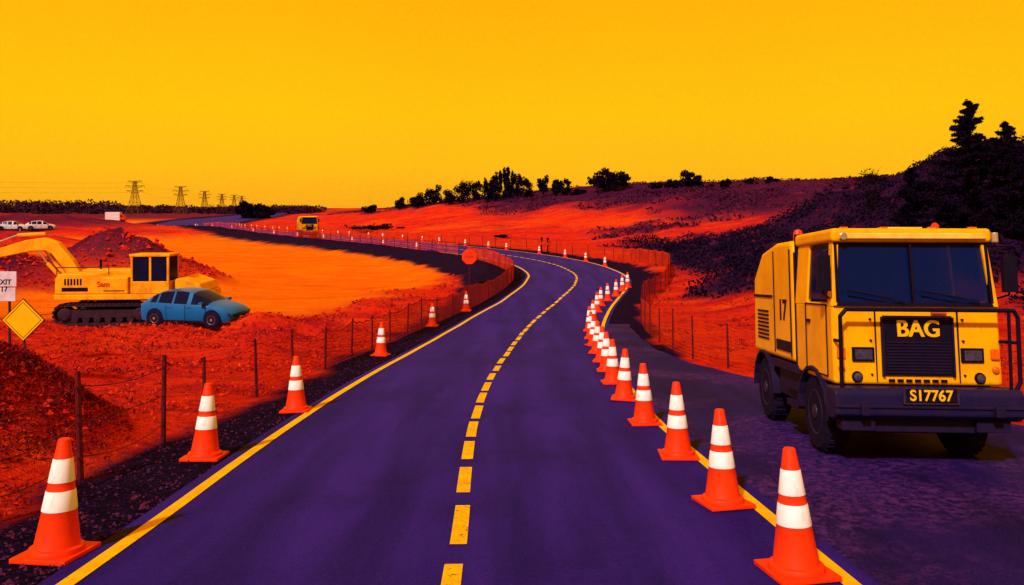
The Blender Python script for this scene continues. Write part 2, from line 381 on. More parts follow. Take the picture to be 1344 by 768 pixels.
for k in range(9):
    t=k/8; xx=A[:,0]*(1-t)+np.maximum(fx,A[:,0]+.2)*t; rows.append(np.column_stack([xx,A[:,1],ZR(A[:,1])+.007]))
V=np.stack(rows,1);n=len(I);q=np.arange(n*9).reshape(n,9)
F=np.stack([q[:-1,:-1],q[:-1,1:],q[1:,1:],q[1:,:-1]],-1).reshape(-1,4)
fastmesh('pavement',V.reshape(-1,3),F,[M['apron']],smooth=True)
# ---------------------------------------------------------------- leaf quads
def quads(name,C,size,mat,flat=0.0,parent=None,asp=1.0):
    n=len(C); a=rng.normal(size=(n,3)); a[:,2]*=(1-flat); a/=np.linalg.norm(a,axis=1)[:,None]
    b=rng.normal(size=(n,3)); b-=a*(a*b).sum(1)[:,None]; b/=np.linalg.norm(b,axis=1)[:,None]
    s=np.asarray(size).reshape(-1,1)*np.ones((n,1))*rng.uniform(.6,1.3,(n,1))
    V=np.stack([C-a*s*asp,C-b*s*.6,C+a*s*asp,C+b*s*.6],1).reshape(-1,3)
    F=np.arange(n*4).reshape(n,4); o=fastmesh(name,V,F,[mat])
    if parent: o.parent=parent
    return o
def conifer(x,y,ztop,R,n,seed):
    r=np.random.default_rng(seed); z0=tz(x,y)-.1; h=ztop+Z0-z0
    e=empty('pine_tree',(x,y,z0)); mb=MB(); mb.tube((0,0,0),(0,0,h),.035*h*.6,0,8,.01)
    C=[];nb=int(50+h*7)
    for i in range(nb):
        t=.04+.95*(i/nb); L=R*(1-t)**.85*r.uniform(.55,1.15)+.12; az=r.uniform(0,6.283)
        zz=h*t
        tip=np.array([math.cos(az)*L,math.sin(az)*L,zz+r.uniform(-.05,.35)*L])
        mb.tube((0,0,zz),tuple(tip),.02*h*(1-t)*.4+.008,0,5,.004)
        k=int(n/nb*(.35+1.3*(1-t)))
        u=r.uniform(.05,1.05,k)**.8; base=np.array([0,0,zz])
        P=base+(tip-base)*u[:,None]+r.normal(size=(k,3))*np.array([.12,.12,.10])*(.4+L*.5)*(1.15-u[:,None]*.8)
        C.append(P)
    mb.obj('trunk',[M['bark']],e)
    C=np.concatenate(C); quads('foliage',C,.065,M['leaf'],.2,e,1.4)
    return e
def broad(name,x,y,h,R,n,seed,leaf=None,mat='leaf',trunk=.3,clumps=9,up=.16):
    r=np.random.default_rng(seed); z0=tz(x,y)-.15; e=empty(name,(x,y,z0)); mb=MB()
    mb.tube((0,0,0),(0,0,h*.55),.05*h*.5,0,7,.02*h*.5); C=[]
    for i in range(clumps):
        az=r.uniform(0,6.283);rad=R*r.uniform(.1,.8);zz=h*r.uniform(trunk+.08,.86)
        rad*=math.sqrt(max(.15,1-((zz/h-.45)/.6)**2))
        c=np.array([math.cos(az)*rad,math.sin(az)*rad,zz])
        mb.tube((0,0,h*trunk*.8),tuple(c),.018*h*.5,0,5,.006*h*.4)
        for _ in range(3): mb.tube(tuple(c),tuple(c+r.normal(size=3)*R*.3),.006*h*.4,0,4,.002*h)
        k=n//clumps; P=r.normal(size=(k,3)); P/=np.linalg.norm(P,axis=1)[:,None]; P*=(r.uniform(0,1,(k,1))**.45)
        C.append(c+P*np.array([R*.36,R*.36,h*up])*r.uniform(.7,1.25))
    mb.obj('trunk',[M['bark']],e)
    quads('foliage',np.concatenate(C),leaf or .03*h,M[mat],0,e,1.2); return e
conifer(21.3,35.5,5.0,2.6,30000,1); conifer(23.6,36.5,4.1,2.3,20000,2); conifer(22.4,34.2,3.2,2.2,14000,22); conifer(19.7,37.5,2.0,1.5,8000,23)
broad('tree',23.4,50,3.4,1.6,1100,3,.07,clumps=12,trunk=.25,up=.11)
for i,(X_,Y_,h,R) in enumerate([(27,47,2.2,2.0),(30,46,2.6,2.2),(25,46,1.6,1.6),(33,47,2.2,2)]): broad('bush',X_,Y_,h,R,1600,400+i,.1,trunk=.02,clumps=10)
for i,(px,d,h,R,tp) in enumerate([(525,190,3.2,1.7,0),(548,185,4.2,2.6,0),(560,185,5.0,3.0,0),(572,185,4.8,2.6,0),(608,180,5.4,3.2,0),(594,180,4.2,2.6,0),(622,180,4.6,2.6,0),(641,172,7.0,1.3,1),(648,172,6.2,1.3,1),(656,172,6.8,1.2,1),(663,172,7.2,1.3,1),(671,172,6.4,1.3,1),(679,172,5.6,1.5,1),(691,172,4.8,2.2,0),(713,170,5.0,1.5,0),(730,168,3.8,2.0,0),(740,168,4.0,2.0,0),(784,165,4.6,2.8,0),(796,165,5.0,3.0,0),(806,165,4.6,2.8,0),(817,165,3.6,2.6,0),(904,158,3.4,2.2,0),(912,158,3.2,2.0,0),(884,158,2.0,2,0),(953,150,1.8,1.2,0),(486,200,2.5,2.8,0),(930,150,1.4,1.2,0),(985,150,1.2,1.5,0),(862,160,1.2,2.5,0),(760,168,1.3,2.2,0),(1010,148,1.4,1.8,0)]):
    X_=(px-672)*d/1000
    broad('tree',X_,d,h*1.02,R,1100,100+i,.24,trunk=.08 if not tp else .02,clumps=10,up=.2)
for i,(X_,Y_,h,R) in enumerate([(-104,308,8.5,6.5),(-98,300,6,5),(-110,320,6,6)]): broad('shrub',X_,Y_,h,R,1800,200+i,.6,trunk=.02,clumps=12)
for i,(px,d,h,R) in enumerate([(460,132,1.8,1.8),(472,130,1.5,1.8),(495,140,1.2,3),(640,105,.7,1.5)]):
    broad('bush',(px-672)*d/1000+2,d,h,R,700,300+i,.16,trunk=.02,clumps=8)
C=[]
for i in range(520):
    d=rng.uniform(480,760); px=rng.uniform(-420,420)
    hh=rng.uniform(4,9)*(1.25 if px<150 else .75)*(d/560)**.5
    c=np.array([(px-672)*d/1000,d,0]); k=90
    P=rng.normal(size=(k,3));P/=np.linalg.norm(P,axis=1)[:,None];P*=rng.uniform(.3,1,(k,1))**.5
    C.append(c+P*np.array([hh*1.0,hh,hh*.5])+np.array([0,0,hh*.5]))
quads('distant_trees',np.concatenate(C),1.0,M['farleaf'],0)
n=190000
bx=rng.uniform(9,62,n);by=rng.uniform(20,98,n)
zz,d1,d2,d3,ss,mm=terrain(bx,by)
den=fbm(bx,by,2.0,91,3)
keep=(d2>.35)&(rng.uniform(0,1,n)<np.clip((den-.36)*5,0.05,1))
bx,by,zz,den=bx[keep],by[keep],zz[keep],den[keep]
zz=zz+rng.uniform(0,1,len(zz))*np.clip((den-.36)*3.2,.05,.9)
quads('hillside_brush',np.column_stack([bx,by,zz]),.12,M['brush'],.2)
n=90000
by=rng.uniform(65,260,n);bx=(rng.uniform(430,1250,n)-672)*by/1000
zz,d1,d2,d3,ss,mm=terrain(bx,by); den=fbm(bx,by,7,93,3)
keep=(ss>12)&(d2>.3)&(rng.uniform(0,1,n)<np.clip((den-.36)*4,0.02,1))
quads('ridge_scrub',np.column_stack([bx[keep],by[keep],zz[keep]+rng.uniform(0,.4,keep.sum())]),.25,M['farbrush'],.4)
n=120000
by=5+45*rng.uniform(0,1,n)**1.8; bx=(rng.uniform(-120,1460,n)-672)*by/1000
zz,d1,d2,d3,ss,mm=terrain(bx,by); den=fbm(bx,by,1.1,95,4)
keep=(d3<.3)&(d1<.3)&(d2<.4)&((ss<-4.2)|(bx>fencex(by)+.1))&(rng.uniform(0,1,n)<np.clip((den-.44)*4,0.03,1))
sz=np.interp(by[keep],[5,50],[.022,.07])
quads('scrub',np.column_stack([bx[keep],by[keep],zz[keep]+rng.uniform(0,1,keep.sum())*sz*2.0]),sz,M['redgrass'],0,None,1.6)
# straw-like rubble on near mound
n=60000
bx=rng.uniform(-9.5,-4.9,n);by=rng.uniform(7,13.5,n)
zz,d1,d2,d3,ss,mm=terrain(bx,by)
keep=(mm>.18)&(rng.uniform(0,1,n)<np.clip(mm*1.1,0,.8))
quads('mound_scrub',np.column_stack([bx[keep],by[keep],zz[keep]+rng.uniform(-.01,.07,keep.sum())]),.018,M['straw'],0,None,2.8)
oct_=np.array([(1,0,0),(0,1,0),(-1,0,0),(0,-1,0),(0,0,1),(0,0,-1)],float)
Fo=np.array([(0,1,4),(1,2,4),(2,3,4),(3,0,4),(1,0,5),(2,1,5),(3,2,5),(0,3,5)])
def stones(name,P,sz,mat):
    nn=len(P)
    V=(P[:,None,:]+oct_[None]*sz[:,None,None]*rng.uniform(.55,1.35,(nn,6,1))+rng.normal(size=(nn,6,3))*sz[:,None,None]*.18).reshape(-1,3)
    F=(Fo[None]+np.arange(nn)[:,None,None]*6).reshape(-1,3)
    return fastmesh(name,V,F,[mat])
n=26000
by=4.5+30*rng.uniform(0,1,n)**1.7; bx=(rng.uniform(-100,1400,n)-672)*by/1000
zz,d1,d2,d3,ss,mm=terrain(bx,by)
keep=(ss<-3.0)&(d3>.4)
sz=rng.uniform(.006,.024,keep.sum())
M['stone']=simple('gravel_stone',(.03,.010,.055),(.10,.012,.03),3,.9,.03)
stones('gravel',np.column_stack([bx[keep],by[keep],zz[keep]+sz*.3]),sz,M['stone'])
n=30000
by=7+45*rng.uniform(0,1,n)**1.3; bx=(rng.uniform(-60,700,n)-672)*by/1000
zz,d1,d2,d3,ss,mm=terrain(bx,by)
keep=(ss<-4.8)&(d3<.3)&(rng.uniform(0,1,n)<.12+np.clip(mm,0,1)*.9)&(d1<.6)
sz=(rng.uniform(0,1,keep.sum())**3*.9+.25)*np.interp(by[keep],[7,50],[.045,.16])
M['clod']=leafmat('soil_clod',(.55,.022,.004),(.20,.007,.010),(.72,.07,.004),1.2)
stones('rubble',np.column_stack([bx[keep],by[keep],zz[keep]+sz*.2]),sz,M['clod'])
# ---------------------------------------------------------------- cones
def cone_mesh():
    mb=MB(); h=.9
    w=.225
    mb.box(-w,w,-w,w,0,.035,0)
    ob=lambda t:.175+(.045-.175)*t
    prof=[(.205,.035),(.195,.07),(ob(.08),.08)]
    prof.append((ob(.39),.39*h)); 
    prof+=[(ob(.39)+.004,.391*h),(ob(.56)+.004,.56*h),(ob(.56),.561*h),(ob(.63),.63*h),(ob(.63)+.004,.631*h),(ob(.83)+.004,.83*h),(ob(.83),.831*h),(ob(1),.99*h),(ob(1)-.012,h),(.02,h)]
    ms=[0,0,0,0,1,0,0,0,1,0,0,0,0]
    mb.lathe(prof,(0,0,0),'z',28,ms)
    o=mb.obj('traffic_cone',[M['coneO'],M['coneW']]); me=o.data
    for p in me.polygons: p.use_smooth=len(p.vertices)==4 and abs(p.normal.z)<.6 and p.area<.05
    b=o.modifiers.new('b','BEVEL');b.width=.006;b.limit_method='ANGLE';b.segments=2
    return o
c0=cone_mesh(); first=True
cones=[(2.10,5.62),(2.05,7.4),(2.05,9.4),(2.02,11.6),(2.03,13.8),(2.09,15.8),(2.2,17.7),(2.3,19.5),(2.4,21.5),(2.52,23.5),(2.66,25.6),(2.85,28),(3.3,31),(3.85,34.5),(4.3,37),(4.9,39),(5.6,41),(6.3,43.5),(6.9,45.5),
 (-3.6,6.02),(-3.77,9.35),(-3.6,12.7),(-3.62,21),(-3.12,29.8),(-2.1,34.9)]
for k in range(26):
    i=int(np.argmin(np.abs(CS-(CS[np.argmax(CL[:,1]>60)]+k*5.4+random.uniform(-1,1))))); o=HW[i]-.1
    cones.append((CL[i,0]+NR[i,0]*o,CL[i,1]+NR[i,1]*o))
for k in range(10):
    i=int(np.argmin(np.abs(CS-(CS[np.argmax(CL[:,1]>86)]+k*9.0)))); o=-HW[i]-.3
    cones.append((CL[i,0]+NR[i,0]*o,CL[i,1]+NR[i,1]*o))
for (cx,cyy) in cones:
    if first: o=c0; first=False
    else:
        o=c0.copy(); COL.objects.link(o)
    sl=(float(ZR(cyy+.3))-float(ZR(cyy-.3)))/.6
    on=abs(float(sdist(np.array([cx]),np.array([cyy]))[0][0]))<3.0 or cx>0
    zc=float(ZR(cyy))+.019 if on else max(float(ZR(cyy))+.0,tz(cx,cyy))+.012
    o.location=(cx,cyy,zc); o.rotation_euler=(math.atan(sl)+random.uniform(-.015,.015),random.uniform(-.02,.02),random.uniform(-.2,.25)); 
# ---------------------------------------------------------------- fences
def fence(name,P,h,spacing,cell,mesh_from,rows,post_r=.035,wires=3):
    mb=MB(); R,s=resamp(P,.1)
    L=s[-1]; ps=[];q=.2
    while q<L:
        ps.append(q); q+=spacing*random.uniform(.88,1.12)
    def at(q): return np.array([np.interp(q,s,R[:,0]),np.interp(q,s,R[:,1])])
    PP=np.array([at(q) for q in ps]); zz=terrain(PP[:,0],PP[:,1])[0]
    tops=[]
    for (px,py),z in zip(PP,zz):
        hh=h*random.uniform(.94,1.15); lx,ly=random.uniform(-.05,.05),random.uniform(-.03,.03)
        mb.tube((px,py,z-.2),(px+lx,py+ly,z+hh),post_r*1.1,0,7,post_r*.85)
        tops.append(Vector((px+lx,py+ly,z+hh)))
    for i in range(len(PP)-1):
        d=PP[i][1]
        a0=Vector((*PP[i],zz[i]));b0=Vector((*PP[i+1],zz[i+1])); a1=tops[i]-Vector((0,0,.08));b1=tops[i+1]-Vector((0,0,.08))
        if d<mesh_from:
            for w in range(wires):
                t=(w+.7)/(wires-.1); sag=random.uniform(.03,.12); pts=[]
                for k in range(9):
                    u=k/8; p=a0.lerp(a1,t).lerp(b0.lerp(b1,t),u); p.z-=sag*4*u*(1-u); pts.append(p)
                mb.path(pts,.006,1,5)
            if d>9.5: continue
        n=max(2,int((b0-a0).length/cell)); wv=.003 if d<12 else .006 if d<18 else .010 if d<25 else .014 if d<45 else .026
        sag=random.uniform(.02,.14)
        dirv=(b0-a0).normalized()
        ht=.75 if d<mesh_from else 1
        def pt(u,t):
            top=a1.lerp(b1,u); top.z-=sag*4*u*(1-u)+.03*math.sin(u*19+i); bot=a0.lerp(b0,u)+Vector((0,0,.04)); p=bot.lerp(top,t*ht)
            return p
        for k in range(n+1):
            u=k/n; p=pt(u,0);q2=pt(u,1); e=dirv*wv
            mb.add([p-e,p+e,q2+e,q2-e],[(0,1,2,3)],2)
        for r_ in range(rows+1):
            t=r_/rows; w=wv*(2.4 if r_==rows and d>=mesh_from else 1)
            for k in range(6):
                p=pt(k/6,t);q2=pt((k+1)/6,t); e=Vector((0,0,w)); mb.add([p-e,q2-e,q2+e,p+e],[(0,1,2,3)],2)
    return pymesh(name,mb.v,mb.f,[M['wood'],M['wire'],M['mesh']],mb.m)
near=LF[LF[:,1]<11.8]; far=LF[LF[:,1]>11.4]
fence('wire_fence',near,1.1,1.75,.09,9.5,8,.033,3)
fence('safety_fence',far[far[:,1]<70],1.05,2.2,.085,0,10,.028)
fence('safety_fence',far[far[:,1]>69.5],1.1,3.2,.3,0,5,.035)
fence('safety_fence',RF[(RF[:,1]<70)&(RF[:,1]>8)],1.1,2.2,.09,0,10,.028)
fence('safety_fence',RF[RF[:,1]>69.5],1.1,3.2,.3,0,5,.035)
# ---------------------------------------------------------------- wheels
def wheel(mb,c,r,w,axis='x',mt=0,mh=1,side=-1):
    p=[(r*.62,-w/2),(r*.9,-w/2),(r,-w*.36),(r,w*.36),(r*.9,w/2),(r*.62,w/2)]
    mb.lathe(p,c,axis,28,[mt]*5)
    off=side*w/2
    q=[(r*.60,off*.85),(r*.56,off*1.03),(r*.34,off*.75),(r*.2,off*.8),(r*.18,off*1.1),(.02,off*1.12)]
    mb.lathe(q,c,axis,20,[mh]*5)
    for i in range(28):
        t=2*math.pi*i/28;a=math.cos(t)*r;b=math.sin(t)*r
        for k in(-1,1):
            ofs=k*w*.2
            ctr=Vector((c[0]+ofs,c[1]+a,c[2]+b)) if axis=='x' else Vector((c[0]+a,c[1]+ofs,c[2]+b))
            u=Vector((0,-math.sin(t),math.cos(t))) if axis=='x' else Vector((-math.sin(t),0,math.cos(t)))
            ax=Vector((1,0,0)) if axis=='x' else Vector((0,1,0)); rr=u.cross(ax)
            e1=u*r*.05;e2=ax*w*.16;e3=rr*.012*r/.48
            V=[ctr+sa*e1+sb*e2+sc*e3 for sc in(-1,1) for sa,sb in((-1,-1),(1,-1),(1,1),(-1,1))]
            mb.add(V,BF,mt)
# ---------------------------------------------------------------- construction truck
def truck(loc,yaw,scale=1,detail=True):
    e=empty('construction_truck',loc,yaw,scale)
    Yl=M['yellow'];D=M['dark']
    mb=MB(); mb.box(-.72,.72,.3,4.2,.55,.92); mb.box(-.6,.6,.2,1.2,.35,.6); mb.tube((-.9,.85,.48),(.9,.85,.48),.07); mb.tube((-.9,3.3,.48),(.9,3.3,.48),.09)
    mb.box(-.98,-.7,1.5,2.6,.5,.95); mb.box(.7,.98,1.5,2.6,.5,.95); mb.obj('chassis',[D],e,.02)
    mb=MB()
    for ax in(.85,3.3):
        for sx in(-1,1): wheel(mb,(sx*.86,ax,.49),.49,.3,'x',0,1,sx)
    mb.obj('wheels',[M['rubber'],M['hub']],e)
    mb=MB()
    mb.add([(-1.02,.05,.93),(1.02,.05,.93),(1.02,1.55,.93),(-1.02,1.55,.93),(-1.02,.07,1.88),(1.02,.07,1.88),(1.02,1.55,1.88),(-1.02,1.55,1.88)],BF)
    mb.obj('cab_body',[Yl],e,.05,seg=4)
    def yf(z): return .07+(z-1.88)/.8*.07
    def hx(z): return 1.02-(z-1.88)/.8*.07
    mb=MB()
    def pillar(x0,x1,y0,y1,z0=1.84,z1=2.66):
        a,b=hx(z0)/1.02,hx(z1)/1.02; ya,yb=(yf(z0)-.07,yf(z1)-.07) if y0<.3 else(0,0)
        mb.add([(x0*a,y0+ya,z0),(x1*a,y0+ya,z0),(x1*a,y1+ya,z0),(x0*a,y1+ya,z0),(x0*b,y0+yb,z1),(x1*b,y0+yb,z1),(x1*b,y1+yb,z1),(x0*b,y1+yb,z1)],BF)
    pillar(-1.02,-.94,.07,.22);pillar(.94,1.02,.07,.22);pillar(-1.02,-.95,1.05,1.55);pillar(.95,1.02,1.05,1.55)
    mb.box(-.94,.94,1.5,1.55,1.86,2.66); mb.obj('cab_pillars',[Yl],e,.015)
    mb=MB(); mb.box(-.99,.99,.07,1.6,2.62,2.79); mb.obj('roof',[Yl],e,.05,seg=4)
    mb=MB(); mb.box(-.90,.90,.035,.069,2.66,2.73); mb.box(-.25,.25,.3,.9,2.79,2.82)
    mb.obj('roof_visor',[M['cream']],e,.01)
    mb=MB(); mb.box(-.9,.9,.24,.55,1.86,1.95); mb.box(-.93,.93,1.40,1.49,1.88,2.6)
    for sx in(-.48,.42): mb.box(sx-.26,sx+.26,1.1,1.25,1.88,2.32); mb.box(sx-.14,sx+.14,1.12,1.22,2.34,2.5)
    mb.obj('cab_interior',[M['seat']],e,.02)
    mb=MB(); pts=[Vector((.42+.2*math.cos(t),.58+.07*math.sin(t),2.06+.16*math.sin(t))) for t in np.linspace(0,2*math.pi,21)]
    mb.path(pts,.014,0,6); mb.tube((.22,.58,2.06),(.62,.58,2.06),.012,0,5); mb.tube((.42,.58,2.06),(.42,.45,1.95),.02); mb.obj('steering_wheel',[M['hub']],e)
    def fr(x0,x1,z0,z1,pr):
        return [(x0,yf(z0)-pr,z0),(x1,yf(z0)-pr,z0),(x1*.985,yf(z1)-pr,z1),(x0*.985,yf(z1)-pr,z1)]
    mb=MB(); mb.add(fr(-.93,.93,1.90,2.62,-.04),[(0,1,2,3)]); mb.obj('windshield',[M['glass']],e)
    mb=MB()
    def bar(x0,x1,z0,z1):
        A=fr(x0,x1,z0,z1,.012);B=fr(x0,x1,z0,z1,-.05); mb.add([A[0],A[1],B[1],B[0],A[3],A[2],B[2],B[3]],BF)
    bar(-.955,.955,1.86,1.90);bar(-.955,.955,2.60,2.635);bar(-.96,-.925,1.901,2.599);bar(.925,.96,1.901,2.599);bar(-.018,.018,1.901,2.599)
    for sx,dx in((-.55,.42),(.35,.42)):
        mb.path([(sx+dx,yf(1.9)-.05,1.9),(sx,yf(2.0)-.05,1.99)],.009,0,5); mb.path([(sx-.28,yf(2.0)-.05,2.04),(sx+.25,yf(1.95)-.05,1.95)],.012,0,5)
    mb.obj('windshield_trim',[M['black']],e)
    mb=MB()
    for sx in(-1,1):
        mb.add([(sx*.99,.24,1.92),(sx*.99,1.04,1.92),(sx*.935,1.04,2.6),(sx*.935,.30,2.6)],[(0,1,2,3)])
    mb.obj('side_windows',[M['glass']],e)
    mb=MB()
    for sx in(-1,1):
        X0=sx*1.024
        for a in[((.26,1.0),(.26,1.86)),((1.08,1.0),(1.08,1.86)),((.26,1.0),(1.08,1.0)),((.26,1.86),(1.08,1.86))]:
            mb.tube((X0,a[0][0],a[0][1]),(X0,a[1][0],a[1][1]),.011,0,5)
        mb.box(X0-.02,X0+.02,.9,1.03,1.62,1.66)
    mb.obj('door_seams',[M['black']],e)
    mb=MB(); mb.box(-.42,.42,.022,.07,1.04,1.72); mb.obj('grille',[M['black']],e,.012)
    mb=MB()
    for i in range(11): mb.box(-.385,.385,.008,.03,1.075+i*.035,1.09+i*.035)
    for xx in(-.425,.425): mb.box(xx-.012,xx+.012,.004,.05,1.03,1.73)
    mb.box(-.412,.412,.004,.05,1.722,1.745)
    mb.obj('grille_slats',[M['dark']],e)
    # badge letters: doubled outline for weight
    text('badge_text','BAG',.27,(0,.012,1.585),(math.pi/2,0,0),M['signY'],e,.008,.012)
    text('badge_text_weight','BAG',.27,(.009,.0105,1.585),(math.pi/2,0,0),M['signY'],e,.008,.012)
    mb=MB()
    for i in range(7): mb.box(-.36+i*.105,-.285+i*.105,.035,.06,.965,1.0)
    for sx in(-.66,.66): mb.box(sx-.135,sx+.135,.03,.07,1.2,1.37)
    for sx,zz in((-.74,1.02),(.74,1.02)): mb.lathe([(.065,.03),(.07,.06),(.07,.09)],(sx,0,zz),'y',16,[0,0])
    mb.obj('lamp_housings',[M['black']],e,.006)
    mb=MB()
    for sx in(-.66,.66): mb.box(sx-.105,sx+.105,.018,.028,1.225,1.345)
    for sx in(-.74,.74): mb.lathe([(.02,.0),(.05,.012),(.052,.028)],(sx,0,1.02),'y',16,[0,0])
    mb.obj('headlamps',[M['lens']],e,.006)
    mb=MB()
    for sx in(-.93,.93):
        mb.box(sx-.05,sx+.05,.02,.06,1.24,1.36)
        mb.lathe([(.01,.0),(.04,.01),(.042,.05)],(sx,0.01,1.12),'y',14,[0,0])
    for sx in(-.8,-.3,.3,.8): mb.box(sx-.05,sx+.05,.14,.2,2.785,2.81)
    mb.box(.18,.36,.0,.05,1.77,1.83)
    mb.obj('indicator_lamps',[M['orangelens']],e,.008)
    mb=MB()
    mb.box(-1.0,1.0,.035,.065,1.852,1.858)
    for sx in(-1,1):
        mb.box(sx*.50-.005,sx*.50+.005,.035,.07,.97,1.79)
        for zz in(1.05,1.45,1.7): mb.lathe([(.001,.03),(.014,.034),(.014,.07)],(sx*.56,0,zz),'y',8,[0,0])
    mb.obj('panel_seams',[M['dark']],e)
    mb=MB(); mb.prismx([(-.22,.62),(-.22,.86),(-.17,.92),(.12,.92),(.12,.55),(-.12,.55)],-1.11,1.11); mb.obj('bumper',[M['navy']],e,.02)
    mb=MB(); mb.box(-1.11,1.11,-.245,-.223,.70,.735); mb.box(-1.0,-.6,-.1,.1,.42,.56); mb.box(.6,1.0,-.1,.1,.42,.56); mb.box(-.62,.62,-.02,.25,.40,.55)
    for sx in(-.78,.78): mb.box(sx-.05,sx+.05,-.30,-.22,.62,.74)
    mb.obj('bumper_steps',[M['dark']],e,.01)
    mb=MB(); mb.box(-.30,.30,-.262,-.247,.77,.925); mb.obj('number_plate',[M['black']],e,.006)
    mb=MB()
    for q in((-.31,.31,.755,.77),(-.31,.31,.925,.94),(-.325,-.301,.755,.94),(.301,.325,.755,.94)): mb.box(q[0],q[1],-.268,-.247,q[2],q[3])
    mb.obj('plate_frame',[M['hub']],e)
    text('plate_text','S17767',.17,(0,-.266,.848),(math.pi/2,0,0),M['signY'],e,.004)
    mb=MB(); r=.025
    L=[(-1.0,-.14,.9),(-1.0,-.16,1.74),(-.93,-.17,1.82),(.98,-.17,1.82),(1.06,-.17,1.82),(1.11,-.16,1.74),(1.11,-.14,1.0),(1.05,-.12,.88)]
    mb.path(L,r,0,10)
    for p in L[1:-1]: mb.lathe([(.001,-r),(r*.8,-r*.6),(r,0),(r*.8,r*.6),(.001,r)],p,'z',10,[0]*4)
    mb.tube((-1.0,-.15,1.45),(-1.0,.06,1.45),.02); mb.tube((1.0,.06,1.45),(1.11,-.15,1.45),.02); mb.tube((1.0,-.17,1.8),(1.0,-.14,.9),.02)
    mb.obj('guard_bar',[M['black']],e)
    mb=MB()
    for sx in(-1,1):
        mb.path([(sx*.98,.25,2.55),(sx*1.13,.02,2.5),(sx*1.13,.02,2.0),(sx*.99,.2,1.93)],.014,0,6)
        mb.box(sx*1.13-.08,sx*1.13+.08,-.04,.04,2.03,2.46)
    mb.tube((.98,.2,2.58),(1.2,.0,2.58),.012); mb.obj('mirrors',[M['black']],e,.02)
    mb=MB(); mb.tube((1.03,.1,2.62),(1.03,.1,2.74),.045,0,12); mb.tube((-.85,.03,2.69),(-.85,.09,2.69),.05,0,12); mb.obj('side_lamp',[M['chrome']],e,.01)
    mb=MB(); mb.lathe([(.07,0),(.07,.1),(.055,.15),(.01,.17)],(-.86,1.85,2.72),'z',14,[0]*3); mb.lathe([(.05,0),(.05,.07),(.03,.1),(.01,.11)],(.55,.6,2.785),'z',12,[0]*3); mb.obj('beacon',[M['redlens']],e,smooth=False)
    mb=MB(); mb.prismx([(1.64,1.02),(1.64,2.62),(1.74,2.72),(2.5,2.72),(3.3,2.6),(3.85,2.2),(3.9,1.02)],-1.03,1.03)
    mb.obj('rear_body',[Yl],e,.08,seg=4)
    mb=MB()
    mb.box(-1.045,-1.028,1.8,2.5,1.15,1.3); mb.box(-1.045,-1.028,2.7,3.8,1.9,1.94)
    for i in range(8): mb.box(-1.043,-1.028,2.95,3.6,1.25+i*.06,1.28+i*.06)
    mb.box(-1.044,-1.029,1.72,1.75,1.1,2.6); mb.box(-1.044,-1.029,2.58,2.60,1.1,2.6)
    mb.box(-1.01,1.01,1.56,1.63,1.0,2.55)
    mb.tube((-.95,1.6,1.2),(-.95,1.6,2.8),.045,0,10)
    mb.obj('side_panels',[M['black']],e)
    text('side_number','17',.42,(-1.036,2.15,1.72),(math.pi/2,0,-math.pi/2),M['black'],e,.004)
    mb=MB()
    for ax in(.85,3.3):
        for sx in(-1,1):
            n=10
            for i in range(n):
                t0=math.pi*i/n;t1=math.pi*(i+1)/n;ri,ro=.56,.60
                V=[]
                for xx in(sx*.68,sx*1.06):
                    V+=[(xx,ax+math.cos(t0)*ri,.47+math.sin(t0)*ri),(xx,ax+math.cos(t1)*ri,.47+math.sin(t1)*ri),(xx,ax+math.cos(t1)*ro,.47+math.sin(t1)*ro),(xx,ax+math.cos(t0)*ro,.47+math.sin(t0)*ro)]
                mb.add(V,BF)
    mb.box(-1.06,-.75,1.46,2.68,.9,1.0); mb.box(-1.05,-.8,1.5,2.0,.42,.5); mb.box(-1.05,-.8,1.5,2.0,.66,.7)
    mb.obj('fenders',[D],e)
    return e
tr=truck((4.79,8.85,0),math.radians(-3.5),1); tr.scale=(.95,.95,1.0); sl=math.atan((float(ZR(12.0))-float(ZR(9.65)))/2.35)
tr.location.z=float(ZR(9.65))+.012-math.tan(sl)*.81; tr.rotation_euler=(sl,0,math.radians(-3.5))
t2=truck((-29.6,111.5,float(ZR(111.5))+.02),math.radians(24),1.15)
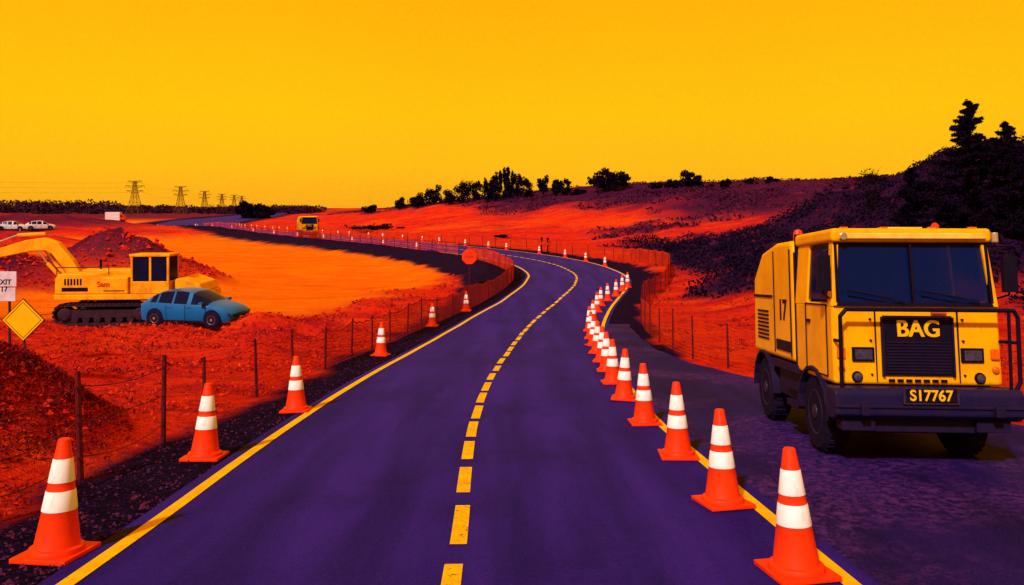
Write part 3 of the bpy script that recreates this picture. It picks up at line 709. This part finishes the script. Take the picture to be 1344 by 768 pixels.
# ---------------------------------------------------------------- excavator
def excavator(loc,yaw):
    e=empty('excavator',loc,yaw); Y2=M['yellow2']
    mb=MB()
    for y0 in(-1.25,.65):
        R=.40;pts=[]
        for t in np.linspace(math.pi/2,3*math.pi/2,9): pts.append((-1.5+R*math.cos(t),.42+R*math.sin(t)))
        for t in np.linspace(-math.pi/2,math.pi/2,9): pts.append((1.45+R*math.cos(t),.42+R*math.sin(t)))
        n=len(pts); inn=[(-1.5+(x+1.5)*.9 if x<0 else 1.45+(x-1.45)*.86,.42+(z-.42)*.82) for x,z in pts]
        for i in range(n):
            j=(i+1)%n
            V=[(pts[i][0],y0,pts[i][1]),(pts[j][0],y0,pts[j][1]),(inn[j][0],y0,inn[j][1]),(inn[i][0],y0,inn[i][1])]
            V+= [(a,y0+.6,c) for a,b,c in V]; mb.add(V,BF)
        per=np.array(pts+[pts[0]]); RR,ss=resamp(per,.17)
        for i in range(len(RR)-1):
            c=RR[i]; d=RR[i+1]-RR[i]; d/=np.linalg.norm(d)+1e-9; nrm=np.array([d[1],-d[0]])
            if (c-np.array([0,.42]))@nrm<0: nrm=-nrm
            q=[c-d*.06,c+d*.06,c+d*.06+nrm*.045,c-d*.06+nrm*.045]
            mb.prism([tuple(k) for k in q],y0-.02,y0+.62)
        for i,xw in enumerate(np.linspace(-1.1,1.05,6)): mb.lathe([(.13,0),(.15,.03),(.15,.42),(.13,.45)],(xw,y0+.05,.22),'y',14,[0]*3)
        for xw in(-1.5,1.45): mb.lathe([(.05,-.02),(.2,.0),(.28,.05),(.3,.4)],(xw,y0+.02,.42),'y',18,[0]*3)
        mb.box(-1.3,1.25,y0+.08,y0+.5,.3,.6)
    mb.box(-.7,.7,-.7,.7,.4,.85); mb.obj('tracks',[M['rust']],e)
    mb=MB(); mb.lathe([(.6,.8),(.6,1.02)],(0,0,0),'z',20,[0]); mb.obj('turntable',[M['dark']],e)
    mb=MB(); mb.box(-1.9,2.7,-1.2,1.2,1.0,1.22); mb.box(2.6,3.9,-1.1,1.1,.95,1.25); mb.obj('deck',[Y2],e,.03)
    mb=MB()
    mb.prism([(-1.88,1.225),(-1.88,1.85),(-1.7,2.05),(-.2,2.05),(0,1.9),(.95,1.9),(.95,1.225)],-1.18,-.05)
    mb.prism([(-1.88,1.225),(-1.88,1.9),(-1.7,2.1),(.9,2.1),(.95,1.225)],.25,1.18)
    mb.obj('engine_housing',[Y2],e,.05)
    mb=MB(); mb.prism([(2.72,1.255),(2.72,1.8),(3.0,1.85),(3.7,1.6),(3.85,1.255)],-1.05,1.05); mb.obj('counterweight',[Y2],e,.06)
    mb=MB()
    x0,x1,ya,yb,z0,z1=1.05,2.55,-1.2,-.1,1.23,2.72
    for xx in(x0,x1-.09,x0+.72):
        for yy in(ya,yb-.08): mb.box(xx,xx+.09,yy,yy+.08,z0,z1)
    mb.box(x0-.04,x1+.04,ya-.03,yb+.03,z1,z1+.1); mb.box(x0+.005,x1-.005,ya+.005,yb-.005,z0,z0+.5)
    mb.obj('cab_frame',[Y2],e,.02)
    mb=MB(); mb.box(x0+.03,x1-.03,ya+.03,yb-.03,z0+.5,z1-.01); mb.obj('cab_windows',[M['carglass']],e)
    mb=MB()
    mb.box(-1.6,-.6,-1.195,-1.181,1.35,1.5);
    for i in range(6): mb.box(-1.5+i*.12,-1.44+i*.12,-1.195,-1.181,1.6,1.85)
    mb.box(.0,.8,-1.195,-1.181,1.35,1.38); mb.tube((-.9,.6,2.1),(-.9,.6,2.5),.05); mb.path([(-1.8,-1.15,2.0),(-1.8,-1.15,2.3),(.2,-1.15,2.3),(.2,-1.15,2.0)],.02,0,6)
    mb.box(2.75,3.7,-1.06,-1.051,1.35,1.42)
    mb.obj('panel_details',[M['black']],e)
    text('door_text','Sam',.3,(.0,-1.19,1.62),(math.pi/2,0,0),M['signR'],e,.004)
    mb=MB()
    boom=[(-1.2,1.55),(-1.75,2.5),(-2.35,3.25),(-2.9,3.45),(-3.6,3.35),(-5.2,2.85),(-5.1,2.55),(-3.4,2.9),(-2.85,2.92),(-2.6,2.8),(-2.0,2.0),(-1.6,1.4)]
    mb.prism(boom,-.02,.32)
    mb.prism([(-4.9,3.15),(-5.45,3.0),(-6.6,1.0),(-6.4,.85),(-6.2,.95),(-5.0,2.5)],.04,.27)
    mb.obj('boom',[Y2],e,.03)
    mb=MB()
    for yy in(-.1,.4): mb.tube((-1.9,yy,1.5),(-2.7,yy,2.4),.075,0,10); mb.tube((-2.7,yy,2.4),(-3.1,yy,2.95),.04,1,8)
    mb.tube((-2.9,.15,3.6),(-4.0,.15,3.55),.08,0,10); mb.tube((-4.0,.15,3.55),(-4.95,.15,3.2),.04,1,8)
    mb.tube((-5.4,.15,2.7),(-6.3,.15,1.5),.05,0,8)
    mb.obj('hydraulic_rams',[M['yellow2'],M['chrome']],e)
    mb=MB(); mb.prism([(-6.65,1.1),(-6.2,1.0),(-5.9,.5),(-6.1,.12),(-6.6,.0),(-7.0,.15),(-6.8,.2),(-6.5,.2),(-6.25,.45),(-6.45,.8)],-.35,.65); mb.obj('bucket',[M['rust']],e,.01)
    return e
excavator((-16.4,31.6,tz(-16.4,31.6)-.02),math.radians(4))
# ---------------------------------------------------------------- cars
def car(name,loc,yaw,paint,scale=1):
    e=empty(name,loc,yaw,scale)
    ST=[(-1.97,.36,.60,.64,.62,.52),(-1.93,.27,.74,.80,.74,.60),(-1.85,.22,.85,.93,.81,.63),(-1.72,.2,.90,1.0,.84,.62),(-1.45,.2,.91,1.16,.85,.60),(-1.18,.2,.91,1.27,.85,.59),(-1.10,.2,.91,1.29,.85,.59),(-.80,.2,.90,1.34,.86,.59),(-.50,.2,.89,1.37,.86,.59),
        (-.42,.2,.89,1.372,.86,.59),(-.1,.2,.88,1.37,.86,.59),(.15,.2,.87,1.34,.86,.60),(.32,.2,.87,1.29,.86,.61),(.70,.2,.86,1.11,.86,.65),(1.05,.2,.84,.93,.85,.70),(1.15,.2,.83,.885,.85,.70),(1.45,.2,.78,.825,.83,.69),(1.70,.21,.70,.75,.79,.64),(1.86,.24,.61,.66,.73,.57),(1.95,.30,.53,.56,.64,.5),(1.985,.38,.47,.49,.56,.42)]
    glass_side={4,6,7,9,10,12,13}; glass_top={4,12,13}
    V=[];F=[];mi=[]
    for x,zb,zl,zt,w,wt in ST:
        V+= [(x,-w*.92,zb),(x,-w*.985,zb+.14),(x,-w,(zb+zl)/2+.08),(x,-w*.985,zl-.08),(x,-w*.95,zl),(x,-wt,zt-.02),(x,-wt*.62,zt+.03),(x,0,zt+.045),(x,wt*.62,zt+.03),(x,wt,zt-.02),(x,w*.95,zl),(x,w*.985,zl-.08),(x,w,(zb+zl)/2+.08),(x,w*.985,zb+.14),(x,w*.92,zb)]
    K=15
    for i in range(len(ST)-1):
        for k in range(K):
            a=i*K+k;b=i*K+(k+1)%K; F.append((a,b,b+K,a+K))
            g_=(k in(4,9) and i in glass_side) or (k in(5,6,7,8) and i in glass_top)
            mi.append(1 if g_ else 0)
    F.append(tuple(range(K))); mi.append(0); F.append(tuple((len(ST)-1)*K+k for k in range(K))[::-1]); mi.append(0)
    o=pymesh('body',V,F,[paint,M['carglass']],mi,e)
    for p in o.data.polygons: p.use_smooth=True
    import bmesh
    bm=bmesh.new();bm.from_mesh(o.data);bmesh.ops.recalc_face_normals(bm,faces=bm.faces);bm.to_mesh(o.data);bm.free()
    es=o.modifiers.new('e','EDGE_SPLIT'); es.split_angle=math.radians(40)
    mb=MB()
    for xx in(-1.22,1.25):
        for sy in(-1,1):
            mb.lathe([(.30,-.02),(.36,.0),(.36,.02),(.01,.022)] if sy>0 else [(.30,.02),(.36,.0),(.36,-.02),(.01,-.022)],(xx,sy*.845,.34),'y',22,[0]*3)
            wheel(mb,(xx,sy*.79,.31),.305,.2,'y',0,1,sy)
    mb.obj('wheels',[M['rubber'],M['chrome']],e)
    mb=MB()
    for sy in(-1,1):
        mb.prism([(1.62,.66),(1.90,.56),(1.91,.47),(1.72,.52)],sy*.60-.14,sy*.60+.16,1); mb.box(-1.93,-1.80,sy*.60-.1,sy*.60+.17,.68,.84,2)
        for xx in(.98,.1,-.72): mb.box(xx-.007,xx+.007,sy*.862-.003,sy*.862+.003,.3,.84,0)
        mb.box(-.68,-.5,sy*.868-.01,sy*.868+.01,.74,.765,3); mb.box(.15,.33,sy*.868-.01,sy*.868+.01,.74,.765,3)
        mb.box(.78,.93,sy*.93-.08,sy*.93+.08,.88,.98,3)
        mb.box(-.85,.88,sy*.862-.01,sy*.862+.01,.2,.26,0)
    mb.box(1.92,1.995,-.38,.38,.36,.45,0); mb.box(-2.0,-1.93,-.3,.3,.45,.57,0)
    mb.obj('lamps_and_trim',[M['black'],M['lens'],M['redlens'],paint],e)
    return e
cz=max(tz(-12.3,29.4),tz(-11,29.2))
car('parked_car',(-12.15,29.3,cz+.0),math.radians(-12),M['blue'],.97)
for X_,Y_,yw in((-74,113,.2),(-70.5,114,.5),(-77,111,.1)): car('parked_car',(X_,Y_,tz(X_,Y_)+.05),yw,M['white'],1)
def van(loc,yaw):
    e=empty('delivery_van',loc,yaw)
    mb=MB(); mb.prism([(-3,.5),(-3,3.2),(1.6,3.2),(1.6,.5)],-1.1,1.1); mb.obj('cargo_box',[M['white']],e,.05)
    mb=MB(); mb.prism([(1.65,.5),(1.65,2.5),(2.3,2.4),(2.8,1.5),(3.1,1.3),(3.1,.5)],-1.05,1.05); mb.obj('cab',[M['signR']],e,.05)
    mb=MB(); mb.prism([(1.85,1.5),(1.85,2.3),(2.2,2.25),(2.6,1.5)],-1.07,1.07); mb.obj('windows',[M['carglass']],e)
    mb=MB(); 
    for xx in(-2,2.2):
        for sy in(-1,1): wheel(mb,(xx,sy*.95,.45),.45,.25,'y',0,1,sy)
    mb.obj('wheels',[M['rubber'],M['hub']],e)
van((-131,252,tz(-131,252)),.1)
# ---------------------------------------------------------------- signs
def diamond(loc):
    e=empty('warning_sign',loc); mb=MB(); mb.tube((0,.03,-.3),(0,.03,1.05),.025); mb.tube((0,.03,1.0),(0,.03,1.9),.02); mb.obj('pole',[M['hub']],e)
    def rd(r,y0,y1,m,mb):
        mb.prism([(0,1.5+r),(r,1.5),(0,1.5-r),(-r,1.5)],y0,y1,m)
    mb=MB(); rd(.43,-.004,.004,0,mb); mb.obj('border',[M['black']],e,.003)
    mb=MB(); rd(.405,-.012,-.006,0,mb); mb.obj('face',[M['signY']],e)
    mb=MB()
    R=.36;r=.345
    q=[(0,R),(R,0),(0,-R),(-R,0)];w=[(0,r),(r,0),(0,-r),(-r,0)]
    for i in range(4):
        j=(i+1)%4; mb.add([(q[i][0],-.0145,1.5+q[i][1]),(q[j][0],-.0145,1.5+q[j][1]),(w[j][0],-.0145,1.5+w[j][1]),(w[i][0],-.0145,1.5+w[i][1])],[(0,1,2,3)])
    mb.obj('border_line',[M['black']],e); return e
X_,Y_=-9.62,15.0; o=diamond((X_,Y_,Z0-(420-272)*.015-1.5))
e=empty('information_sign',(-10.68,16.1,tz(-10.75,16.1))); mb=MB(); mb.tube((0.05,.02,-.2),(.05,.02,2.2),.025); mb.obj('pole',[M['hub']],e)
zz=Z0-(375-272)*.0161-e.location.z
mb=MB(); mb.box(-.3,.22,-.02,0,zz-.02,zz+.30); mb.box(-.3,.20,-.02,0,zz-.33,zz-.04); mb.obj('panel',[M['panelW']],e,.008)
text('panel_text','EXIT\n17',.15,(-.04,-.024,zz-.0),(math.pi/2,0,0),M['black'],e,.002)
def octo(X_,Y_,ztop):
    e=empty('stop_sign',(X_,Y_,tz(X_,Y_))); h=ztop-e.location.z
    mb=MB(); mb.tube((0,.03,-.2),(0,.03,h+.3),.03); mb.obj('pole',[M['wood']],e)
    mb=MB(); r=.47; mb.prism([(r*math.cos(math.pi/8+k*math.pi/4),h+r*math.sin(math.pi/8+k*math.pi/4)) for k in range(8)],-.01,.01); mb.obj('face',[M['coneO']],e)
    mb=MB(); mb.box(-.3,.3,-.016,-.011,h-.06,h+.08); mb.obj('legend',[M['signR']],e)
octo(-2.55,45.5,Z0-(337-272)*.0455)
for X_,Y_ in((3.1,79.5),(3.7,79.0)):
    mb=MB(); mb.tube((0,0,0),(0,0,1.3),.07,0); mb.box(-.2,.2,-.2,.2,0,.08,1); mb.tube((0,0,.8),(0,0,1.0),.08,2); mb.tube((0,0,1.3),(0,0,1.55),.14,0,10,.1)
    o=mb.obj('delineator_post',[M['black'],M['black'],M['coneO']]); o.location=(X_,Y_,float(ZR(Y_))+.02)
# ---------------------------------------------------------------- pylons
def pylon(X_,Y_,h,tk):
    z=tz(X_,Y_); mb=MB()
    def w(t): return h*(.16*(1-t)**1.6+.035)
    lv=[0,.2,.38,.54,.66,.76,.85,.93,1.0]
    for a,b in zip(lv[:-1],lv[1:]):
        ca=[(sx*w(a),sy*w(a),a*h) for sx,sy in((-1,-1),(1,-1),(1,1),(-1,1))]; cb=[(sx*w(b),sy*w(b),b*h) for sx,sy in((-1,-1),(1,-1),(1,1),(-1,1))]
        for i in range(4):
            j=(i+1)%4; mb.tube(ca[i],cb[i],tk,0,4); mb.tube(ca[i],cb[j],tk*.6,0,4); mb.tube(ca[j],cb[i],tk*.6,0,4); mb.tube(cb[i],cb[j],tk*.6,0,4)
    for t,L in((.72,.24),(.86,.28),(1.0,.20)):
        for sx in(-1,1):
            for sy in(-1,1): mb.tube((sx*w(t),sy*w(t),t*h),(sx*L*h,0,t*h+.01*h),tk*.8,0,4); mb.tube((sx*w(t-.06),sy*w(t),(t-.06)*h),(sx*L*h,0,t*h+.01*h),tk*.6,0,4)
            mb.tube((sx*L*h,0,t*h),(sx*L*h,0,t*h-.05*h),tk*.8,0,4)
    o=mb.obj('power_pylon',[M['pylon']]); o.location=(X_,Y_,z)
    return [(X_+sx*L*h,Y_,z+t*h-.05*h) for t,L in((.72,.24),(.86,.28),(1.0,.20)) for sx in(-1,1)]
A=pylon(-197,398,18,.12);B=pylon(-194,446,16.5,.12);C=pylon(-232,575,16.5,.14);D=pylon(-278,730,17,.16);E=pylon(-310,850,18,.16);pylon(-330,930,18,.18)
mb=MB()
A0=[(p[0]-150,p[1]-60,p[2]+4) for p in A]
for U,W in((A0,A),(A,B),(B,C),(C,D),(D,E)):
    for p,q in zip(U,W):
        pts=[]
        for k in range(9):
            u=k/8; pts.append(Vector(p).lerp(Vector(q),u)-Vector((0,0,2.0*4*u*(1-u))))
        mb.path(pts,.014,0,4)
pymesh('power_lines',mb.v,mb.f,[M['pylon']],mb.m)
# ---------------------------------------------------------------- world, sun, camera
w=bpy.data.worlds.new('World'); S.world=w; w.use_nodes=True; nt=w.node_tree; nt.nodes.clear()
out=N(nt,'ShaderNodeOutputWorld'); bg=N(nt,'ShaderNodeBackground'); tc=N(nt,'ShaderNodeTexCoord')
sp=N(nt,'ShaderNodeSeparateXYZ'); nt.links.new(tc.outputs['Generated'],sp.inputs[0])
cr=N(nt,'ShaderNodeValToRGB'); nt.links.new(sp.outputs[2],cr.inputs[0]); el=cr.color_ramp.elements
el[0].position=0;el[0].color=(.95,.40,.010,1); el[1].position=.34;el[1].color=(.99,.40,.0,1)
q=el.new(.05);q.color=(1.0,.49,.006,1); q=el.new(.12);q.color=(1.03,.53,.001,1); q=el.new(.2);q.color=(1.01,.48,.001,1)
ns=N(nt,'ShaderNodeTexNoise'); ns.inputs['Scale'].default_value=260; ns.inputs['Detail'].default_value=3; nt.links.new(tc.outputs['Generated'],ns.inputs[0])
ns2=N(nt,'ShaderNodeTexNoise'); ns2.inputs['Scale'].default_value=3; ns2.inputs['Detail'].default_value=3; nt.links.new(tc.outputs['Generated'],ns2.inputs[0])
f=mth(nt,'ADD',mth(nt,'MULTIPLY',ns.outputs[0],.16),mth(nt,'MULTIPLY',ns2.outputs[0],.12)); f=mth(nt,'ADD',f,.87)
vm=N(nt,'ShaderNodeVectorMath',operation='SCALE'); nt.links.new(cr.outputs[0],vm.inputs[0]); nt.links.new(f,vm.inputs['Scale'])
nt.links.new(vm.outputs[0],bg.inputs[0]); bg.inputs[1].default_value=1.0
sk=N(nt,'ShaderNodeTexSky',sky_type='NISHITA'); sk.sun_disc=False; sk.sun_elevation=math.radians(42); sk.sun_rotation=math.radians(208)
b2=N(nt,'ShaderNodeBackground'); nt.links.new(sk.outputs[0],b2.inputs[0]); b2.inputs[1].default_value=.0005
ad=N(nt,'ShaderNodeAddShader'); nt.links.new(bg.outputs[0],ad.inputs[0]);nt.links.new(b2.outputs[0],ad.inputs[1]);nt.links.new(ad.outputs[0],out.inputs[0])
sd=bpy.data.lights.new('sun','SUN'); sd.energy=4.1; sd.angle=math.radians(3); sd.color=(1,.9,.9)
so=bpy.data.objects.new('sun',sd); COL.objects.link(so)
el_=math.radians(42); az=math.radians(208)
dirv=-Vector((math.sin(az)*math.cos(el_),math.cos(az)*math.cos(el_),math.sin(el_)))
so.rotation_euler=dirv.to_track_quat('-Z','Y').to_euler(); so.location=(-20,-20,30)
cd=bpy.data.cameras.new('camera'); co=bpy.data.objects.new('camera',cd); COL.objects.link(co)
co.location=(0,0,Z0); co.rotation_euler=(math.pi/2,0,0); cd.sensor_width=36; cd.lens=36*1000/1344; cd.shift_y=-112/1344
cd.clip_end=6000; cd.clip_start=.1; S.camera=co
